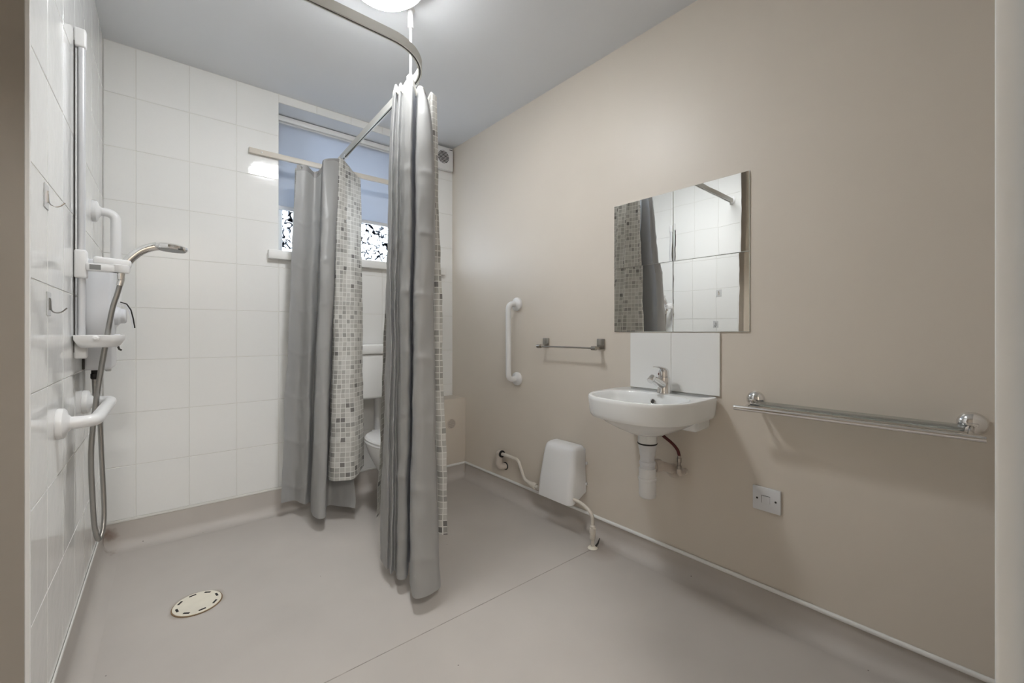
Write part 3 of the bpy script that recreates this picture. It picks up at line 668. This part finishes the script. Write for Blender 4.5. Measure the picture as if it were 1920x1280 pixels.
# ------------------------------------------------------------------ floor drain
dr = thing('floor_drain', 'round cream shower drain cover set in the floor', 'drain', Matrix.Translation((.321, 1.962, 0)) @ Matrix.Rotation(.2, 4, 'Z'))
B().lathe([(.078, .0004), (.078, .0022), (.0745, .003), (.0745, .0004)], 48).obj('rim', RUST, dr)
B().lathe([(.0745, .0004), (.0745, .0045), (.072, .006), (.069, .0062), (.0665, .0055), (0, .0058)], 48).obj('cover', DRAIN, dr)
for k in range(8):
    a = k * math.pi / 4; g = B().box(-.004, .0035, -.011, .011, .0052, .0064, .0005, 1).obj('drain_slot', DARK, dr)
    g.matrix_basis = Matrix.Rotation(a, 4, 'Z') @ Matrix.Translation((.0615, 0, 0))

# ------------------------------------------------------------------ shower: unit, riser rail, handset, hose
un = thing('electric_shower', 'white electric shower unit on the tiled wall', 'shower', LP(0, .52, .885))
B().box(0, .074, -.10, .10, 0, .392, .012, 3).obj('casing', PLASG, un)
B().box(-.0005, .006, -.104, .104, .004, .388, .002, 1).obj('back_plate', SLOT, un)
B().lathe([(.034, 0), (.034, .012), (.028, .018), (.027, .030), (.022, .034)], 30, axis((.073, .02, .195), (1, 0, 0))).obj('dial', PLASG, un)
B().rings([[Vector((x, .02 + dy, z)) + Vector(kk) for dy, kk in ((-.009, (0, 0, 0)), (.009, (0, 0, 0)), (.009, (.005, 0, .003)), (-.009, (.005, 0, .003)))] for x, z in ((.082, .243), (.099, .237), (.111, .218), (.118, .185), (.123, .150))]).obj('lever', PLASG, un)
B().tube([(.089, .02, .249), (.107, .02, .242), (.119, .02, .220), (.126, .02, .185), (.130, .02, .150)], .0022, 8).obj('lever_edge', DARK, un)
B().lathe([(.022, 0), (.022, .014), (.018, .018)], 24, axis((.073, .02, .105), (1, 0, 0))).obj('lower_dial', PLASG, un)
B().lathe([(.009, 0), (.009, -.016), (.011, -.018), (.011, -.034), (.008, -.038)], 14, Matrix.Translation((.022, -.01, 0))).obj('outlet', DARK, un)
B().box(.05, .066, -.006, .01, -.012, .006, .003).obj('pressure_vent', PLAS, un)
B().tube([(.02, .06, 0), (.02, .06, -.12)], .011, 14).obj('feed_pipe', PLAS, un)
rr_ = thing('shower_riser_rail', 'white and silver shower riser rail on the tiled wall', 'rail', LP(0, .785, .935))
B().tube([(.016, 0, .02), (.016, 0, 1.0)], .0095, 18).obj('rail_tube', SATIN, rr_)
B().box(0, .028, -.013, .013, .985, 1.045, .006, 3).obj('top_bracket', PLAS, rr_)
B().box(0, .030, -.014, .014, 0, .055, .006, 3).obj('bottom_bracket', PLAS, rr_)
B().box(.0, .002, -.012, .006, .02, 1.0).obj('shadow_gap', SLOT, rr_)  # dark strip painted in for the shadow gap behind the rail
sl = B().box(.001, .030, -.018, .018, .255, .345, .006, 3).obj('slider', PLAS, rr_)
B().box(.02, .112, -.012, .016, .306, .332, .008, 3, Matrix.Rotation(R(4), 4, 'Y')).obj('slider_arm', PLAS, sl)
B().box(.028, .108, -.02, .012, .280, .304, .004, 2).lathe([(.021, -.012), (.023, -.008), (.023, .012), (.019, .014)], 26, Matrix.Translation((.108, -.002, .292))).obj('holder', PLAS, sl)
B().box(.036, .062, -.0205, -.019, .284, .300).obj('holder_recess', M('grey_plastic_recess', (128, 128, 128), .5), sl)
st = B(); tray = [(.0, .035), (.005, .060), (.06, .068), (.105, .052), (.118, .012), (.118, -.020), (.1, -.055), (.05, -.068), (.005, -.06), (0, -.03)]
def tr_(k, z): return [Vector((.058 + (x - .058) * k, y * k, z)) for x, y in tray]
st.rings([tr_(.72, .036), tr_(.82, .042), tr_(.92, .052), tr_(1, .062), tr_(1, .074), tr_(.94, .075), tr_(.9, .060), tr_(.7, .052)]).obj('soap_tray', PLAS, rr_, ang=50)
B().lathe([(.008, 0), (.008, .006), (.004, .009)], 16, axis((.055, -.068, .066), (0, -1, 0))).obj('tray_button', PLAS, rr_)
B().tube([(.1, .0, .04), (.104, .0, .028), (.110, 0, .024)], .003, 8).obj('tray_hook', SLOT, rr_)
hs = thing('shower_handset', 'chrome handheld shower head resting in the holder', 'shower head', LP(0, .775, 1.2))
hp = [(.107, 0, -.005), (.108, 0, .024), (.116, 0, .044), (.133, 0, .070), (.155, 0, .094), (.178, 0, .109), (.200, 0, .117)]
B().tube(smooth_path(hp, 5), [.0095 + .0045 * math.sin(min(1, i / 14) * math.pi / 2) for i in range(31)], 18).obj('handle', CHROME, hs)
B().lathe([(.0125, -.008), (.0125, .008), (.011, .01)], 18, axis((.108, 0, .028), (.3, 0, 1))).obj('collar', CHROME, hs)
hd = axis((.238, 0, .117), (-.06, 0, -1))
B().lathe([(.012, -.013), (.036, -.010), (.046, -.004), (.047, .004), (.044, .009), (.041, .0095)], 40, hd).obj('head', CHROME, hs)
B().lathe([(.041, .009), (.0405, .0105), (0, .011)], 40, hd).obj('spray_face', M('grey_spray_plate', (150, 150, 148), .4, bump=.6, bscale=300), hs)
ho = thing('shower_hose', 'ribbed silver shower hose looping down the tiled wall', 'hose', LP(0, .62, .3))
HP = [(.107, .765, 1.19), (.098, .757, 1.15), (.084, .75, 1.09), (.066, .73, .97), (.052, .70, .879), (.036, .67, .751), (.024, .64, .601), (.024, .60, .423), (.028, .585, .32), (.037, .57, .272), (.046, .55, .300), (.047, .53, .375), (.041, .52, .53), (.034, .52, .709), (.024, .53, .80), (.022, .53, .850)]
pts = smooth_path([(o, -(s - .62), z - .3) for o, s, z in HP], 30)
acc = [0]
for a, b_ in zip(pts, pts[1:]): acc.append(acc[-1] + (b_ - a).length)
fine = []; L = acc[-1]; st_ = .0022; k = 0
for i in range(int(L / st_)):
    d = i * st_
    while acc[k + 1] < d: k += 1
    fine.append(pts[k].lerp(pts[k + 1], (d - acc[k]) / max(acc[k + 1] - acc[k], 1e-9)))
B().tube(fine, [.0082 if i % 2 else .0066 for i in range(len(fine))], 12).obj('ribbed_hose', HOSE, ho, ang=80)
B().lathe([(.0095, -.015), (.0095, .012), (.008, .015)], 16, axis((.106, -.145, .89), (.2, 0, 1))).obj('end_nut', CHROME, ho)

# ------------------------------------------------------------------ adhesive hooks
for s, z, lb, wm in ((1.19, 1.345, 'clear stick-on wall hook, the upper one on the tiles', CHROME), (1.163, 1.088, 'wire stick-on wall hook, the lower one on the tiles', GREYSTEEL)):
    hk = thing('wall_hook', lb, 'hook', LP(0, s, z), 'stick-on hooks on the tiled wall')
    B().box(0, .002, -.022, .022, -.028, .03, .0008, 1).obj('pad', CLEAR, hk)
    B().box(.001, .005, -.004, .004, -.014, .016, .0015, 1).obj('plate', wm, hk)
    B().tube(smooth_path([(.004, 0, .008), (.005, 0, -.012), (.011, 0, -.020), (.022, 0, -.019), (.032, 0, -.008)], 5), .0016, 8).obj('wire', wm, hk)
bpy.context.view_layer.update()
